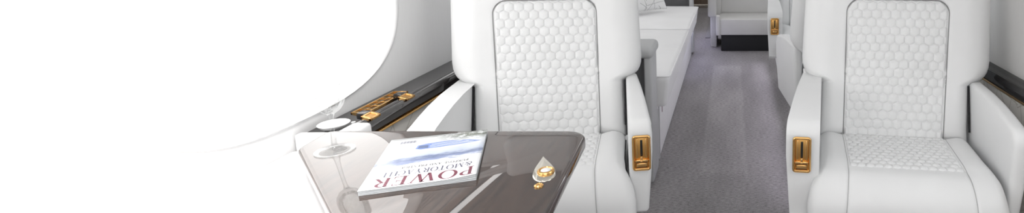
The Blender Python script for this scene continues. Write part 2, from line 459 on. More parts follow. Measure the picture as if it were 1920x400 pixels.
def armrest(parent, sg, aisle):
    """sg = side of the seat it stands on; the aisle one is broader, splays out and carries the latch"""
    if aisle: xin, xout = ((0.277, 0.292), (0.317, 0.363))
    else: xin, xout = ((0.243, 0.262), (0.286, 0.310))
    yf, yb = -0.325, 0.12
    zt, ra = 0.603, 0.045
    pts = [(yb, 0.30), (yb, 0.632), (0.0, 0.632), (-0.06, 0.631), (-0.15, 0.624), (-0.22, 0.614)]
    for k in range(9):
        a = math.radians(10 + 80 * k / 8)
        pts.append((yf + ra - ra * math.sin(a), zt - ra + ra * math.cos(a)))
    pts += [(yf + 0.002, 0.50), (yf + 0.006, 0.42), (yf + 0.014, 0.30)]
    def fx(co):
        t = (yb - co.y) / (yb - yf)
        a = xin[0] + (xin[1] - xin[0]) * t; c = xout[0] + (xout[1] - xout[0]) * t
        c -= 0.012 * max(0.0, min(1.0, (0.50 - co.z) / 0.20))
        return (sg * (a if co.x < 0.5 else c), co.y, co.z)
    bm = bmesh.new(); prism(bm, pts, 0.0, 1.0, 'X', 0.014, 4, fx, 60)
    o = from_bm('armrest', bm, M['leather'], parent, True, 75)
    if aisle:
        cx, cz, y = sg * 0.330, 0.5035, yf - 0.001
        def plate(name, mat, par, x0, z0, x1, z1, ya, yb_, r):
            q = bmesh.new(); rbox(q, (cx + x0, y + ya, cz + z0), (cx + x1, y + yb_, cz + z1), r, 2)
            return from_bm(name, q, mat, par)
        la = plate('latch', M['gold_dark'], o, -0.0225, -0.050, 0.0225, 0.050, -0.0015, 0.006, 0.001)
        tag(la, 'gold latch plate with a black slot')
        # everything on the plate is one level deeper only: frame, slot and lever share the latch
        q = bmesh.new()
        a, c, r = 0.0235, 0.0515, 0.006
        loop = []
        for (ex, ez, a0) in ((1, 1, 0), (-1, 1, 90), (-1, -1, 180), (1, -1, 270)):
            for k in range(6):
                an = math.radians(a0 + 18 * k)
                loop.append((cx + ex * (a - r) + r * math.cos(an), y - 0.002, cz + ez * (c - r) + r * math.sin(an)))
        tube(q, [(p_[0], p_[1] - 0.002, p_[2]) for p_ in loop], 0.0042, 8, True)
        for sx in (-1, 1):
            rbox(q, (cx + sx * 0.0125 - 0.0022, y - 0.0045, cz - 0.018), (cx + sx * 0.0125 + 0.0022, y, cz + 0.045), 0.0008, 2)
        rbox(q, (cx - 0.0195, y - 0.0085, cz - 0.0275), (cx + 0.0195, y, cz - 0.0195), 0.002, 2)
        rbox(q, (cx - 0.0150, y - 0.0060, cz - 0.0435), (cx + 0.0150, y, cz - 0.0315), 0.0015, 2)
        rbox(q, (cx - 0.0032, y - 0.0105, cz - 0.0260), (cx + 0.0032, y, cz - 0.0090), 0.001, 2)
        rbox(q, (cx - 0.0045, y - 0.0118, cz - 0.0265), (cx + 0.0045, y - 0.006, cz - 0.0200), 0.0015, 2)
        me = from_bm('t', q, M['gold'], None)
        sl = bmesh.new(); rbox(sl, (cx - 0.0036, y - 0.0024, cz - 0.010), (cx + 0.0036, y, cz + 0.040), 0.003, 3)
        rbox(sl, (cx - 0.0170, y - 0.0022, cz - 0.0312), (cx + 0.0170, y, cz - 0.0285), 0.0004, 1)
        rbox(sl, (cx - 0.0170, y - 0.0022, cz - 0.0470), (cx + 0.0170, y, cz - 0.0445), 0.0004, 1)
        sq = from_bm('t', sl, M['black'], None)
        # join frame, lever and slot into the latch mesh (three materials)
        lm = la.data; big = bmesh.new(); big.from_mesh(lm)
        n0 = len(big.faces); big.from_mesh(me.data); n1 = len(big.faces); big.from_mesh(sq.data)
        big.faces.ensure_lookup_table()
        for i, fc in enumerate(big.faces): fc.material_index = 0 if i < n0 else (1 if i < n1 else 2)
        big.to_mesh(lm); big.free(); lm.materials.append(M['gold']); lm.materials.append(M['black'])
        for t_ in (me, sq):
            d = t_.data; bpy.data.objects.remove(t_); bpy.data.meshes.remove(d)
    return o

def gap_shade(parent, sg, aisle):  # black tubes added in the seat gaps to stand in for shade
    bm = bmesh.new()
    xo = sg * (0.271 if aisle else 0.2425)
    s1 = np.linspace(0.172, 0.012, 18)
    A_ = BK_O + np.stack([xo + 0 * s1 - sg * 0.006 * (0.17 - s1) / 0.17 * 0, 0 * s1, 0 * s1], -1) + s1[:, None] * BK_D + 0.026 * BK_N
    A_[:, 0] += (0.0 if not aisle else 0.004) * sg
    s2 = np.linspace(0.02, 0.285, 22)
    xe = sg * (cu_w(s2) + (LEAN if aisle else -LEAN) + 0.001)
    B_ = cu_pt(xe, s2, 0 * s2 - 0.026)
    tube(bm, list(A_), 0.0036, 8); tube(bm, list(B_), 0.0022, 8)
    return from_bm('gap_shade', bm, M['dark_gap'], parent)

def seat_base(parent):
    bm = bmesh.new()
    pts = [(0.20, 0.0), (0.24, 0.02), (0.29, 0.30), (0.30, 0.36), (-0.30, 0.36), (-0.29, 0.30), (-0.24, 0.02), (-0.20, 0.0)]
    prism(bm, pts, -0.27, 0.20, 'Y', 0.010, 2)
    return from_bm('base', bm, M['leather'], parent)

def build_seat(name, label, loc, deg, aisle):
    t = thing(name, label, 'seat', loc, math.radians(deg), 'white leather club seats in the cabin')
    AISLE[0] = aisle
    b = back_body(t); back_insert(t); back_piping(t); headrest(t)
    c = cushion_body(t, aisle); cushion_insert(t); cushion_seams(t, aisle)
    armrest(t, aisle, True); armrest(t, -aisle, False)
    gap_shade(t, aisle, True); gap_shade(t, -aisle, False)
    seat_base(t)
    return t

def copy_tree(o, parent=None):
    c = o.copy(); COL.objects.link(c); c.parent = parent
    for ch in list(o.children): copy_tree(ch, c)
    return c

seat_l = build_seat('club_seat', 'white quilted leather seat behind the dark table, nearest the bright window', (-0.653, 1.852, 0), 9.4, 1)
seat_r = build_seat('club_seat', 'large white quilted leather seat at the right, facing forward beside the dark ledge', (0.572, 1.852, 0), -7.4, -1)
seat_far = copy_tree(seat_r)
seat_far.location = (0.588, 3.93, 0); seat_far.rotation_euler.z = math.radians(2)
seat_far['label'] = 'small distant white seat with gold latch, half hidden across the aisle from the divan'
seat_aft = copy_tree(seat_l)
seat_aft.location = (0.588, 2.57, 0); seat_aft.rotation_euler.z = math.radians(180)
seat_aft['label'] = 'white seat turned backwards, its back against the large right seat'

# ------------------------------------------------------------------ the table and what is on it
TZ = 0.67
def rounded_poly(pts, radii, n=10):
    out = []
    m = len(pts)
    for i, (p, r) in enumerate(zip(pts, radii)):
        p = Vector(p); a = Vector(pts[(i - 1) % m]); c = Vector(pts[(i + 1) % m])
        if r <= 0: out.append(tuple(p)); continue
        u = (a - p).normalized(); w = (c - p).normalized()
        ang = u.angle(w); t = r / math.tan(ang / 2)
        cen = p + (u + w).normalized() * (r / math.sin(ang / 2))
        s0 = p + u * t - cen; s1 = p + w * t - cen
        a0 = math.atan2(s0.y, s0.x); a1 = math.atan2(s1.y, s1.x)
        while a1 - a0 > PI: a1 -= 2 * PI
        while a1 - a0 < -PI: a1 += 2 * PI
        for k in range(n + 1):
            q = a0 + (a1 - a0) * k / n
            out.append((cen.x + r * math.cos(q), cen.y + r * math.sin(q)))
    return out

table = thing('side_table', 'dark glossy wooden table in front of the left seat', 'table', (-0.70, 0.90, 0))
def tl(x, y): return (x + 0.70, y - 0.90)
top_pts = rounded_poly([tl(-0.640, 0.42), tl(-0.300, 0.42), tl(-0.362, 1.337), tl(-1.015, 1.337), tl(-1.005, 1.225), tl(-0.690, 0.90)], [0.02, 0.05, 0.055, 0.02, 0.03, 0.03])
bm = bmesh.new(); prism(bm, top_pts, TZ - 0.032, TZ, 'Z', 0.009, 4)
from_bm('tabletop', bm, M['table_wood'], table, True, 60)
bm = bmesh.new()
rbox(bm, (0.08, -0.20, TZ - 0.075), (0.24, 0.25, TZ - 0.031), 0.01, 2)
rbox(bm, (0.10, -0.10, 0.02), (0.22, 0.10, TZ - 0.07), 0.02, 3)
rbox(bm, (0.05, -0.18, 0.0), (0.27, 0.18, 0.03), 0.01, 2)
from_bm('pedestal', bm, M['white_paint'], table)
# polished drop-shaped fitting let into the top
cx, cy = tl(-0.392, 1.088); tx, ty = tl(-0.424, 1.178)
ax = Vector((tx - cx, ty - cy)); L = ax.length; ax.normalize(); ay = Vector((-ax.y, ax.x))
mid = Vector(tl(-0.4015, 1.1195)); ax = Vector(tl(-0.424, 1.182)) - Vector(tl(-0.379, 1.057)); HL = 0.5 * ax.length; ax.normalize(); ay = Vector((-ax.y, ax.x))
bm = bmesh.new(); rings = []
for k_, h_ in ((1.0, -0.001), (1.0, 0.0008), (0.97, 0.0016), (0.88, 0.0028), (0.72, 0.0040), (0.5, 0.0050), (0.25, 0.0056)):
    ring = []
    for j in range(72):
        t_a = 2 * PI * j / 72
        x_ = math.cos(t_a) * k_ * HL - (1 - k_) * 0.022; y_ = math.sin(t_a) * (abs(math.sin(t_a / 2)) ** 1.6) * k_ * 0.0335
        ring.append(bm.verts.new((mid.x + ax.x * x_ + ay.x * y_, mid.y + ax.y * x_ + ay.y * y_, TZ + h_)))
    rings.append(ring)
for A_, B_ in zip(rings, rings[1:]):
    for j in range(72): bm.faces.new((A_[j], A_[(j + 1) % 72], B_[(j + 1) % 72], B_[j]))
bm.faces.new(rings[-1]); bm.faces.new(rings[0][::-1])
bmesh.ops.remove_doubles(bm, verts=bm.verts, dist=1e-6)
fit = from_bm('fitting', bm, M['pale_gold'], table, True, 60); tag(fit, 'polished drop-shaped fitting near the corner')
bm = bmesh.new()
bx, by = tl(-0.388, 1.092)
lathe(bm, [(0.0, 0.0), (0.0175, 0.0), (0.0175, 0.004), (0.0165, 0.006), (0.0135, 0.0068), (0.0115, 0.0055), (0.0105, 0.004)], (bx, by, TZ + 0.0035), 40)
from_bm('button_ring', bm, M['gold'], fit)
bm = bmesh.new()
lathe(bm, [(0.0106, 0.003), (0.0104, 0.0052), (0.008, 0.0068), (0.004, 0.0076), (0.0, 0.0078)], (bx, by, TZ + 0.0035), 40)
from_bm('button', bm, M['china'], fit)
bm = bmesh.new()
kx, ky = tl(-0.384, 1.037)
lathe(bm, [(0.0, 0.0), (0.009, 0.0), (0.009, 0.0025), (0.006, 0.0045), (0.004, 0.003), (0.0, 0.0028)], (kx, ky, TZ), 32)
from_bm('lock_stud', bm, M['gold'], table)

# ---- magazine, its head towards the camera
MW, ML, MT = 0.206, 0.266, 0.0095
mag = thing('magazine', 'glossy yachting magazine lying on the dark table', 'magazine', (-0.660, 1.156, TZ), math.radians(199))
def mcurl(x, y):
    return 0.0025 * smooth(np.array((x + 0.02) / 0.12)) * 0 + 0.004 * float(smooth(np.array((-x - 0.05) / 0.056))) * float(smooth(np.array((y + 0.06) / 0.2)))
pg = bmesh.new()
nx, ny, nl = 16, 20, 6
lay = []
for k in range(nl + 1):
    z = MT * 0.93 * k / nl
    ins = 0.0006 * (k % 2)
    lay.append([[pg.verts.new((-MW / 2 + ins + (MW - 2 * ins) * i / nx, -ML / 2 + ins + (ML - 2 * ins) * j / ny,
                               0.0004 + z + mcurl(-MW / 2 + MW * i / nx, -ML / 2 + ML * j / ny) * k / nl)) for j in range(ny + 1)] for i in range(nx + 1)])
for g, flip in ((lay[0], True), (lay[-1], False)):
    for i in range(nx):
        for j in range(ny):
            q = (g[i][j], g[i + 1][j], g[i + 1][j + 1], g[i][j + 1]); pg.faces.new(q[::-1] if flip else q)
def rim(g):
    return [g[i][0] for i in range(nx + 1)] + [g[nx][j] for j in range(1, ny + 1)] + [g[i][ny] for i in range(nx - 1, -1, -1)] + [g[0][j] for j in range(ny - 1, 0, -1)]
for A, B in zip(lay, lay[1:]):
    ra, rb = rim(A), rim(B); n = len(ra)
    for k in range(n): pg.faces.new((ra[k], ra[(k + 1) % n], rb[(k + 1) % n], rb[k]))
from_bm('pages', pg, M['paper'], mag, True, 30)

# cover print: white masthead, hills, water and trees as one procedural picture
m, nt, b = new_mat('magazine_cover_print', (0.8, 0.8, 0.8), 0.22, coat=0.6, coat_rough=0.08)
v = coords(nt)
sep = node(nt, 'ShaderNodeSeparateXYZ'); nt.links.new(v, sep.inputs[0])
nz = noise(nt, coords(nt, (14, 40, 1)), 1.6, 5, 0.6)
wob = node(nt, 'ShaderNodeMath', operation='MULTIPLY_ADD'); wob.inputs[1].default_value = 0.055; wob.inputs[2].default_value = -0.0275
nt.links.new(nz, wob.inputs[0])
ad = node(nt, 'ShaderNodeMath', operation='ADD'); nt.links.new(sep.outputs['Y'], ad.inputs[0]); nt.links.new(wob.outputs[0], ad.inputs[1])
sl = node(nt, 'ShaderNodeMath', operation='MULTIPLY_ADD'); sl.inputs[1].default_value = -0.10
nt.links.new(sep.outputs['X'], sl.inputs[0]); nt.links.new(ad.outputs[0], sl.inputs[2])
mr = node(nt, 'ShaderNodeMapRange'); mr.inputs['From Min'].default_value = -0.14; mr.inputs['From Max'].default_value = 0.14
nt.links.new(sl.outputs[0], mr.inputs['Value'])
W_ = (0.80, 0.81, 0.83)
base_c = ramp(nt, mr.outputs[0], [(0.0, (0.70, 0.72, 0.72)), (0.13, (0.74, 0.76, 0.78)), (0.34, (0.66, 0.70, 0.76)), (0.44, (0.50, 0.56, 0.70)),
                                  (0.50, (0.13, 0.17, 0.30)), (0.56, (0.24, 0.29, 0.47)), (0.585, (0.72, 0.76, 0.83)), (0.60, W_), (1.0, W_)])
tn = noise(nt, coords(nt, (60, 60, 1)), 1.0, 6, 0.75)
tx_ = node(nt, 'ShaderNodeMapRange'); tx_.inputs['From Min'].default_value = 0.02; tx_.inputs['From Max'].default_value = -0.06
nt.links.new(sep.outputs['X'], tx_.inputs['Value'])
ty_ = node(nt, 'ShaderNodeMapRange'); ty_.inputs['From Min'].default_value = -0.078; ty_.inputs['From Max'].default_value = -0.112
nt.links.new(sep.outputs['Y'], ty_.inputs['Value'])
tm = node(nt, 'ShaderNodeMath', operation='MULTIPLY'); nt.links.new(tx_.outputs[0], tm.inputs[0]); nt.links.new(ty_.outputs[0], tm.inputs[1])
tt = node(nt, 'ShaderNodeMath', operation='MULTIPLY'); nt.links.new(tm.outputs[0], tt.inputs[0])
tth = ramp(nt, tn, [(0.42, (0, 0, 0)), (0.50, (1, 1, 1))]); nt.links.new(tth, tt.inputs[1])
mixn = node(nt, 'ShaderNodeMix', data_type='RGBA'); mixn.inputs['B'].default_value = (0.055, 0.075, 0.035, 1)
nt.links.new(tt.outputs[0], mixn.inputs['Factor']); nt.links.new(base_c, mixn.inputs['A'])
nt.links.new(mixn.outputs['Result'], b.inputs['Base Color'])
M['cover'] = m
cb = bmesh.new()
CZ = 0.0004 + MT * 0.93
def cz(x, y): return CZ + mcurl(x, y)
top = [[cb.verts.new((-MW / 2 - 0.0006 + (MW + 0.0012) * i / nx, -ML / 2 - 0.0006 + (ML + 0.0012) * j / ny, cz(-MW / 2 + MW * i / nx, -ML / 2 + ML * j / ny) + 0.0006)) for j in range(ny + 1)] for i in range(nx + 1)]
for i in range(nx):
    for j in range(ny): cb.faces.new((top[i][j], top[i + 1][j], top[i + 1][j + 1], top[i][j + 1]))
cover = from_bm('cover', cb, M['cover'], mag, True, 180)
sm = cover.modifiers.new('thickness', 'SOLIDIFY'); sm.thickness = 0.0005; sm.offset = -1

# ---- lettering: serif capitals drawn as polygons in a unit-high box
def arc(cx, cy, ro, ri, a0, a1, n=18):
    o = [(cx + ro[0] * math.cos(math.radians(a0 + (a1 - a0) * k / n)), cy + ro[1] * math.sin(math.radians(a0 + (a1 - a0) * k / n))) for k in range(n + 1)]
    i_ = [(cx + ri[0] * math.cos(math.radians(a0 + (a1 - a0) * k / n)), cy + ri[1] * math.sin(math.radians(a0 + (a1 - a0) * k / n))) for k in range(n + 1)]
    return [[o[k], o[k + 1], i_[k + 1], i_[k]] for k in range(n)]
def R_(x0, y0, x1, y1): return [(x0, y0), (x1, y0), (x1, y1), (x0, y1)]
def D_(x0, y0, x1, y1, w): return [(x0 - w / 2, y0), (x0 + w / 2, y0), (x1 + w / 2, y1), (x1 - w / 2, y1)]
T, t_ = 0.15, 0.045
def serif(x, y, w=0.30): return R_(x - w / 2, y, x + w / 2, y + t_)
def stem(x): return [R_(x - T / 2, 0, x + T / 2, 1), serif(x, 0), serif(x, 1 - t_)]
GL = {
 'P': (0.66, stem(0.16) + arc(0.30, 0.73, (0.33, 0.27), (0.18, 0.225), -90, 90) + [R_(0.2, 0.46, 0.31, 0.505), R_(0.2, 0.955, 0.31, 1.0)]),
 'O': (0.92, arc(0.46, 0.5, (0.44, 0.52), (0.28, 0.475), 0, 360, 36)),
 'W': (1.22, [D_(0.14, 1, 0.38, 0, T), D_(0.38, 0, 0.62, 1, t_ * 1.3), D_(0.60, 1, 0.84, 0, T), D_(0.84, 0, 1.08, 1, t_ * 1.3), serif(0.14, 1 - t_), serif(0.61, 1 - t_), serif(1.08, 1 - t_, 0.24)]),
 'E': (0.68, stem(0.16) + [R_(0.2, 0, 0.60, t_), R_(0.2, 1 - t_, 0.58, 1), R_(0.2, 0.49, 0.48, 0.535), [(0.56, 0), (0.62, 0), (0.64, 0.24), (0.61, 0.24)], [(0.55, 1), (0.6, 1), (0.6, 0.78), (0.575, 0.78)], R_(0.455, 0.41, 0.485, 0.62)]),
 'R': (0.78, stem(0.16) + arc(0.30, 0.74, (0.32, 0.26), (0.17, 0.215), -90, 90) + [R_(0.2, 0.48, 0.31, 0.525), R_(0.2, 0.955, 0.31, 1.0), D_(0.36, 0.5, 0.66, 0, T), serif(0.70, 0, 0.2)]),
 'M': (1.06, [R_(0.13, 0, 0.175, 1), D_(0.17, 1, 0.52, 0, T), D_(0.52, 0, 0.86, 1, t_), R_(0.82, 0, 0.97, 1), serif(0.15, 0, 0.26), serif(0.12, 1 - t_, 0.2), serif(0.895, 0), serif(0.93, 1 - t_, 0.26)]),
 'T': (0.74, [R_(0.30, 0, 0.45, 1), serif(0.375, 0), R_(0.05, 1 - t_, 0.70, 1), R_(0.05, 0.76, 0.085, 1), R_(0.665, 0.76, 0.70, 1)]),
 'Y': (0.82, [R_(0.34, 0, 0.49, 0.46), D_(0.40, 0.44, 0.16, 1, T), D_(0.45, 0.44, 0.68, 1, t_), serif(0.415, 0), serif(0.16, 1 - t_), serif(0.68, 1 - t_, 0.22)]),
 'A': (0.82, [D_(0.14, 0, 0.41, 1, t_), D_(0.66, 0, 0.41, 1, T), R_(0.22, 0.30, 0.58, 0.345), serif(0.14, 0, 0.22), serif(0.68, 0, 0.28)]),
 'C': (0.82, arc(0.46, 0.5, (0.42, 0.52), (0.27, 0.475), 40, 320, 30) + [R_(0.74, 0.70, 0.78, 0.98)]),
 'H': (0.92, stem(0.17) + stem(0.75) + [R_(0.2, 0.48, 0.72, 0.525)]),
 'U': (0.86, [R_(0.11, 0.3, 0.26, 1), R_(0.69, 0.3, 0.735, 1), serif(0.18, 1 - t_), serif(0.71, 1 - t_, 0.24)] + arc(0.4225, 0.32, (0.3125, 0.34), (0.20, 0.285), 180, 360)),
 'S': (0.62, arc(0.31, 0.74, (0.24, 0.27), (0.12, 0.225), 30, 270) + arc(0.31, 0.25, (0.26, 0.27), (0.13, 0.225), -150, 90)),
 'N': (0.92, [R_(0.13, 0, 0.175, 1), D_(0.17, 1, 0.74, 0, T), R_(0.735, 0, 0.78, 1), serif(0.15, 0, 0.26), serif(0.76, 1 - t_, 0.26)]),
 'D': (0.86, stem(0.16) + arc(0.32, 0.5, (0.48, 0.5), (0.32, 0.455), -90, 90) + [R_(0.2, 0, 0.33, t_), R_(0.2, 1 - t_, 0.33, 1)]),
 'I': (0.36, stem(0.18)),
 'G': (0.88, arc(0.46, 0.5, (0.42, 0.52), (0.27, 0.475), 40, 320, 30) + [R_(0.68, 0.1, 0.82, 0.42), serif(0.74, 0.40, 0.26), R_(0.74, 0.72, 0.78, 0.98)]),
 '&': (0.92, arc(0.40, 0.76, (0.20, 0.25), (0.11, 0.205), 0, 360, 24) + arc(0.36, 0.27, (0.31, 0.29), (0.18, 0.235), 80, 330, 24) + [D_(0.26, 0.72, 0.80, 0, T * 0.9), D_(0.60, 0.16, 0.80, 0.5, t_), serif(0.82, 0.48, 0.2)]),
}
def text_mesh(s, x0, x1, y, h, z):
    """text of cap height h, base line y, fitted between x0 and x1"""
    adv, gap = [], 0.06
    wid = sum((GL[c][0] + gap) if c != ' ' else 0.42 for c in s)
    k = (x1 - x0) / wid; bm = bmesh.new(); px = x0
    for c in s:
        if c == ' ': px += 0.42 * k; continue
        for n_, poly in enumerate(GL[c][1]):
            vs = [bm.verts.new((px + q[0] * k, y + q[1] * h, z + mcurl(px + q[0] * k, y + q[1] * h))) for q in poly]
            try: bm.faces.new(vs)
            except ValueError: pass
        px += (GL[c][0] + gap) * k
    for f in bm.faces:
        f.normal_update()
        if f.normal.z < 0: f.normal_flip()
    ex = bmesh.ops.extrude_face_region(bm, geom=list(bm.faces))
    for e in ex['geom']:
        if isinstance(e, bmesh.types.BMVert): e.co.z += 0.00012
    return bm
LZ = CZ + 0.00068
from_bm('masthead', text_mesh('POWER', -0.096, 0.088, 0.0880, 0.0400, LZ), M['ink_red'], cover, False)
from_bm('second_line', text_mesh('&MOTORYACHT', -0.090, 0.078, 0.0600, 0.0215, LZ), M['ink_blue'], cover, False)
from_bm('cover_line', text_mesh('PURPOSE AND PRESTIGE', -0.080, 0.050, 0.0400, 0.0095, LZ), M['ink_black'], cover, False)
# printed yacht, keel away from the masthead
def flat(name, polys, mat, z):
    bm = bmesh.new()
    for p in polys:
        vs = [bm.verts.new((x, y, z + mcurl(x, y))) for x, y in p]; f = bm.faces.new(vs); f.normal_update()
        if f.normal.z < 0: f.normal_flip()
    ex = bmesh.ops.extrude_face_region(bm, geom=list(bm.faces))
    for e in ex['geom']:
        if isinstance(e, bmesh.types.BMVert): e.co.z += 0.00010
    return from_bm(name, bm, mat, cover, False)
flat('printed_yacht', [[(-0.096, -0.066), (-0.060, -0.058), (-0.010, -0.052), (0.028, -0.050), (0.040, -0.056), (0.038, -0.076), (0.020, -0.083), (-0.030, -0.086), (-0.070, -0.078)]], M['ship_blue'], LZ)
flat('printed_deck', [[(-0.075, -0.054), (-0.01, -0.047), (0.012, -0.044), (0.024, -0.0495), (-0.02, -0.0515)], [(-0.060, -0.046), (-0.018, -0.040), (-0.004, -0.040), (-0.02, -0.0445), (-0.045, -0.049)],
     [(-0.080, -0.066), (-0.03, -0.0600), (0.010, -0.0575), (0.012, -0.0590), (-0.03, -0.0620), (-0.074, -0.0680)], [(-0.070, -0.072), (-0.02, -0.0665), (0.012, -0.0650), (0.012, -0.0665), (-0.02, -0.0685), (-0.066, -0.0740)],
     [(-0.055, -0.079), (-0.01, -0.0745), (0.010, -0.0735), (0.010, -0.0755), (-0.01, -0.0770), (-0.050, -0.0810)]], M['ship_white'], LZ + 0.0001)
flat('printed_windows', [[(0.014, -0.055), (0.036, -0.057), (0.034, -0.074), (0.016, -0.072)]], M['ship_dark'], LZ + 0.00016)
flat('barcode', [R_(0.046 + 0.0022 * k, -0.112, 0.046 + 0.0022 * k + (0.0014 if k % 3 else 0.0007), -0.098) for k in range(15)], M['ink_blue'], LZ)

# ---- cut crystal glass
gl = thing('wine_glass', 'clear cut crystal stem glass standing on the table near the window', 'glass', (-0.908, 1.210, TZ))
bm = bmesh.new()
lathe(bm, [(0.0, 0.0), (0.030, 0.0), (0.0395, 0.0008), (0.0400, 0.0022), (0.030, 0.0042), (0.016, 0.0068), (0.0075, 0.011), (0.0055, 0.018), (0.0046, 0.035), (0.0042, 0.060), (0.0048, 0.079), (0.007, 0.086), (0.0, 0.0885)], n=48)
from_bm('stem', bm, M['glass'], gl, True, 60)
bm = bmesh.new()
def cut(a, z):
    return 1.0 + (0.030 * abs(math.sin(8 * a)) if z < 0.125 else 0.0)
BZ = 0.012
outer = [(0.0, 0.0755), (0.008, 0.0765), (0.018, 0.083), (0.026, 0.095), (0.0305, 0.112), (0.032, 0.126), (0.031, 0.15), (0.0285, 0.19)]
inner = [(0.027, 0.19), (0.0292, 0.15), (0.0300, 0.126), (0.0275, 0.112), (0.022, 0.098), (0.013, 0.089), (0.0, 0.0865)]
outer = [(r_, z_ + BZ) for r_, z_ in outer]; inner = [(r_, z_ + BZ) for r_, z_ in inner]
rs = lathe(bm, outer, n=96, facet=cut); rs2 = lathe(bm, inner, n=96)
for k in range(96): bm.faces.new((rs[-1][k], rs[-1][(k + 1) % 96], rs2[0][(k + 1) % 96], rs2[0][k]))
bmesh.ops.remove_doubles(bm, verts=bm.verts, dist=1e-6)
from_bm('bowl', bm, M['glass'], gl, True, 30)

# ------------------------------------------------------------------ the ledges along both sidewalls
XL, XR = -1.124, 0.977
Y0, Y1 = -0.9, 7.6
ledge = thing('side_ledge', 'dark lacquered ledge under the bright window, with gold grille and catches', 'ledge', (XL, 1.37, 0))
bm = bmesh.new()
lp = [(x_ * 1.085 + 0.003, z_ - 0.046) for x_, z_ in [(0.0, 0.60), (0.0, 0.684), (0.066, 0.680), (0.074, 0.683), (0.082, 0.691), (0.088, 0.6935), (0.098, 0.6935), (0.106, 0.690), (0.111, 0.682), (0.112, 0.655), (0.106, 0.648), (0.10, 0.60)]]
prism(bm, lp, 0.0, Y1 - 1.38, 'Y', 0.0)
from_bm('ledge_top', bm, M['ledge_wood'], ledge, True, 35)
bm = bmesh.new(); rbox(bm, (0.115, 0.0, 0.597), (0.1285, Y1 - 1.38, 0.603), 0.0015, 2)
from_bm('gold_trim', bm, M['gold'], ledge)
bm = bmesh.new(); rbox(bm, (0.02, 0.0, 0.0), (0.122, Y1 - 1.38, 0.5965), 0.004, 2)
from_bm('side_panel', bm, M['panel_lines'], ledge); 
bm = bmesh.new(); rbox(bm, (0.100, 0.0, 0.56), (0.150, 0.075, 0.652), 0.010, 3); rbox(bm, (0.004, -0.012, 0.50), (0.150, 0.012, 0.648), 0.005, 3)
ec = from_bm('end_cap', bm, M['leather'], ledge); tag(ec, 'white leather end cap')
# grille
gz = 0.6375
bm = bmesh.new()
gx0, gx1, gy0, gy1 = 0.018, 0.066, 0.180, 0.388
for a in ((gx0, gy0, gx0 + 0.006, gy1), (gx1 - 0.006, gy0, gx1, gy1), (gx0, gy0, gx1, gy0 + 0.006), (gx0, gy1 - 0.006, gx1, gy1)):
    rbox(bm, (a[0], a[1], gz - 0.004), (a[2], a[3], gz + 0.003), 0.001, 1)
rbox(bm, (0.5 * (gx0 + gx1) - 0.0012, gy0, gz - 0.004), (0.5 * (gx0 + gx1) + 0.0012, gy1, gz + 0.002), 0.0005, 1)
for k in range(1, 6): rbox(bm, (gx0, gy0 + k * (gy1 - gy0) / 6 - 0.0012, gz - 0.004), (gx1, gy0 + k * (gy1 - gy0) / 6 + 0.0012, gz + 0.002), 0.0005, 1)
gr = from_bm('vent_grille', bm, M['gold'], ledge)
bm = bmesh.new(); rbox(bm, (gx0 + 0.002, gy0 + 0.002, gz - 0.006), (gx1 - 0.002, gy1 - 0.002, gz - 0.0015), 0.0005, 1)
from_bm('vent_backing', bm, M['black'], gr)
for yc in (1.500, 1.673):
    bm = bmesh.new(); y = yc - 1.37; c = 0.110
    Mx = Matrix.Translation((c, y, 0.648)) @ Matrix.Rotation(math.radians(14), 4, 'Y')
    for a in ((-0.015, -0.022, -0.009, 0.022), (0.009, -0.022, 0.015, 0.022), (-0.015, -0.022, 0.015, -0.013), (-0.015, 0.013, 0.015, 0.022)):
        rbox(bm, (a[0], a[1], -0.004), (a[2], a[3], 0.0035), 0.001, 1, Mx)
    ct = from_bm('catch', bm, M['gold'], ledge)
    bm = bmesh.new(); rbox(bm, (-0.010, -0.014, -0.004), (0.010, 0.014, 0.0015), 0.0008, 1, Mx)
    from_bm('catch_button', bm, M['gold_dark'], ct)
    bm = bmesh.new(); rbox(bm, (0.064, y + 0.006, 0.635), (0.093, y + 0.034, 0.654), 0.004, 2)
    from_bm('catch_block', bm, M['ledge_wood'], ct)
bm = bmesh.new(); lathe(bm, [(0.0, 0.0), (0.006, 0.0), (0.0055, 0.003), (0.0, 0.0042)], (0.074, 0.110, 0.6355), 24)
from_bm('stud', bm, M['china'], ledge)

bay = thing('side_console', 'white leather topped console between the table and the wall', 'console', (XL, 0.2, 0))
bm = bmesh.new(); rbox(bm, (0.003, Y0 - 0.2 + 0.02, 0.57), (0.40, 1.150, 0.612), 0.012, 3)
from_bm('console_top', bm, M['divan_leather'], bay)
bm = bmesh.new(); rbox(bm, (0.02, Y0 - 0.2 + 0.02, 0.0), (0.39, 1.135, 0.570), 0.003, 2)
from_bm('console_panel', bm, M['divan_leather'], bay)

ledge_r = thing('side_ledge', 'black lacquered ledge along the right sidewall beside the large right seat', 'ledge', (XR, 0.2, 0))
bm = bmesh.new()
rp = [(x_ * 1.0588 - 0.003, z_ - 0.031) for x_, z_ in [(0.0, 0.60), (0.0, 0.690), (-0.022, 0.690), (-0.030, 0.6865), (-0.036, 0.687), (-0.044, 0.684), (-0.050, 0.672), (-0.054, 0.656), (-0.052, 0.648), (-0.046, 0.60)]]
prism(bm, rp, Y0 - 0.2 + 0.02, Y1 - 0.22, 'Y', 0.0)
from_bm('ledge_top', bm, M['black_wood'], ledge_r, True, 35)
bm = bmesh.new(); rbox(bm, (-0.0635, Y0 - 0.2 + 0.02, 0.6115), (-0.050, Y1 - 0.22, 0.6175), 0.0015, 2)
from_bm('gold_trim', bm, M['trim_gold'], ledge_r)
bm = bmesh.new(); rbox(bm, (-0.060, Y0 - 0.2 + 0.02, 0.0), (-0.006, Y1 - 0.22, 0.6110), 0.004, 2)
from_bm('side_panel', bm, M['panel_lines'], ledge_r)

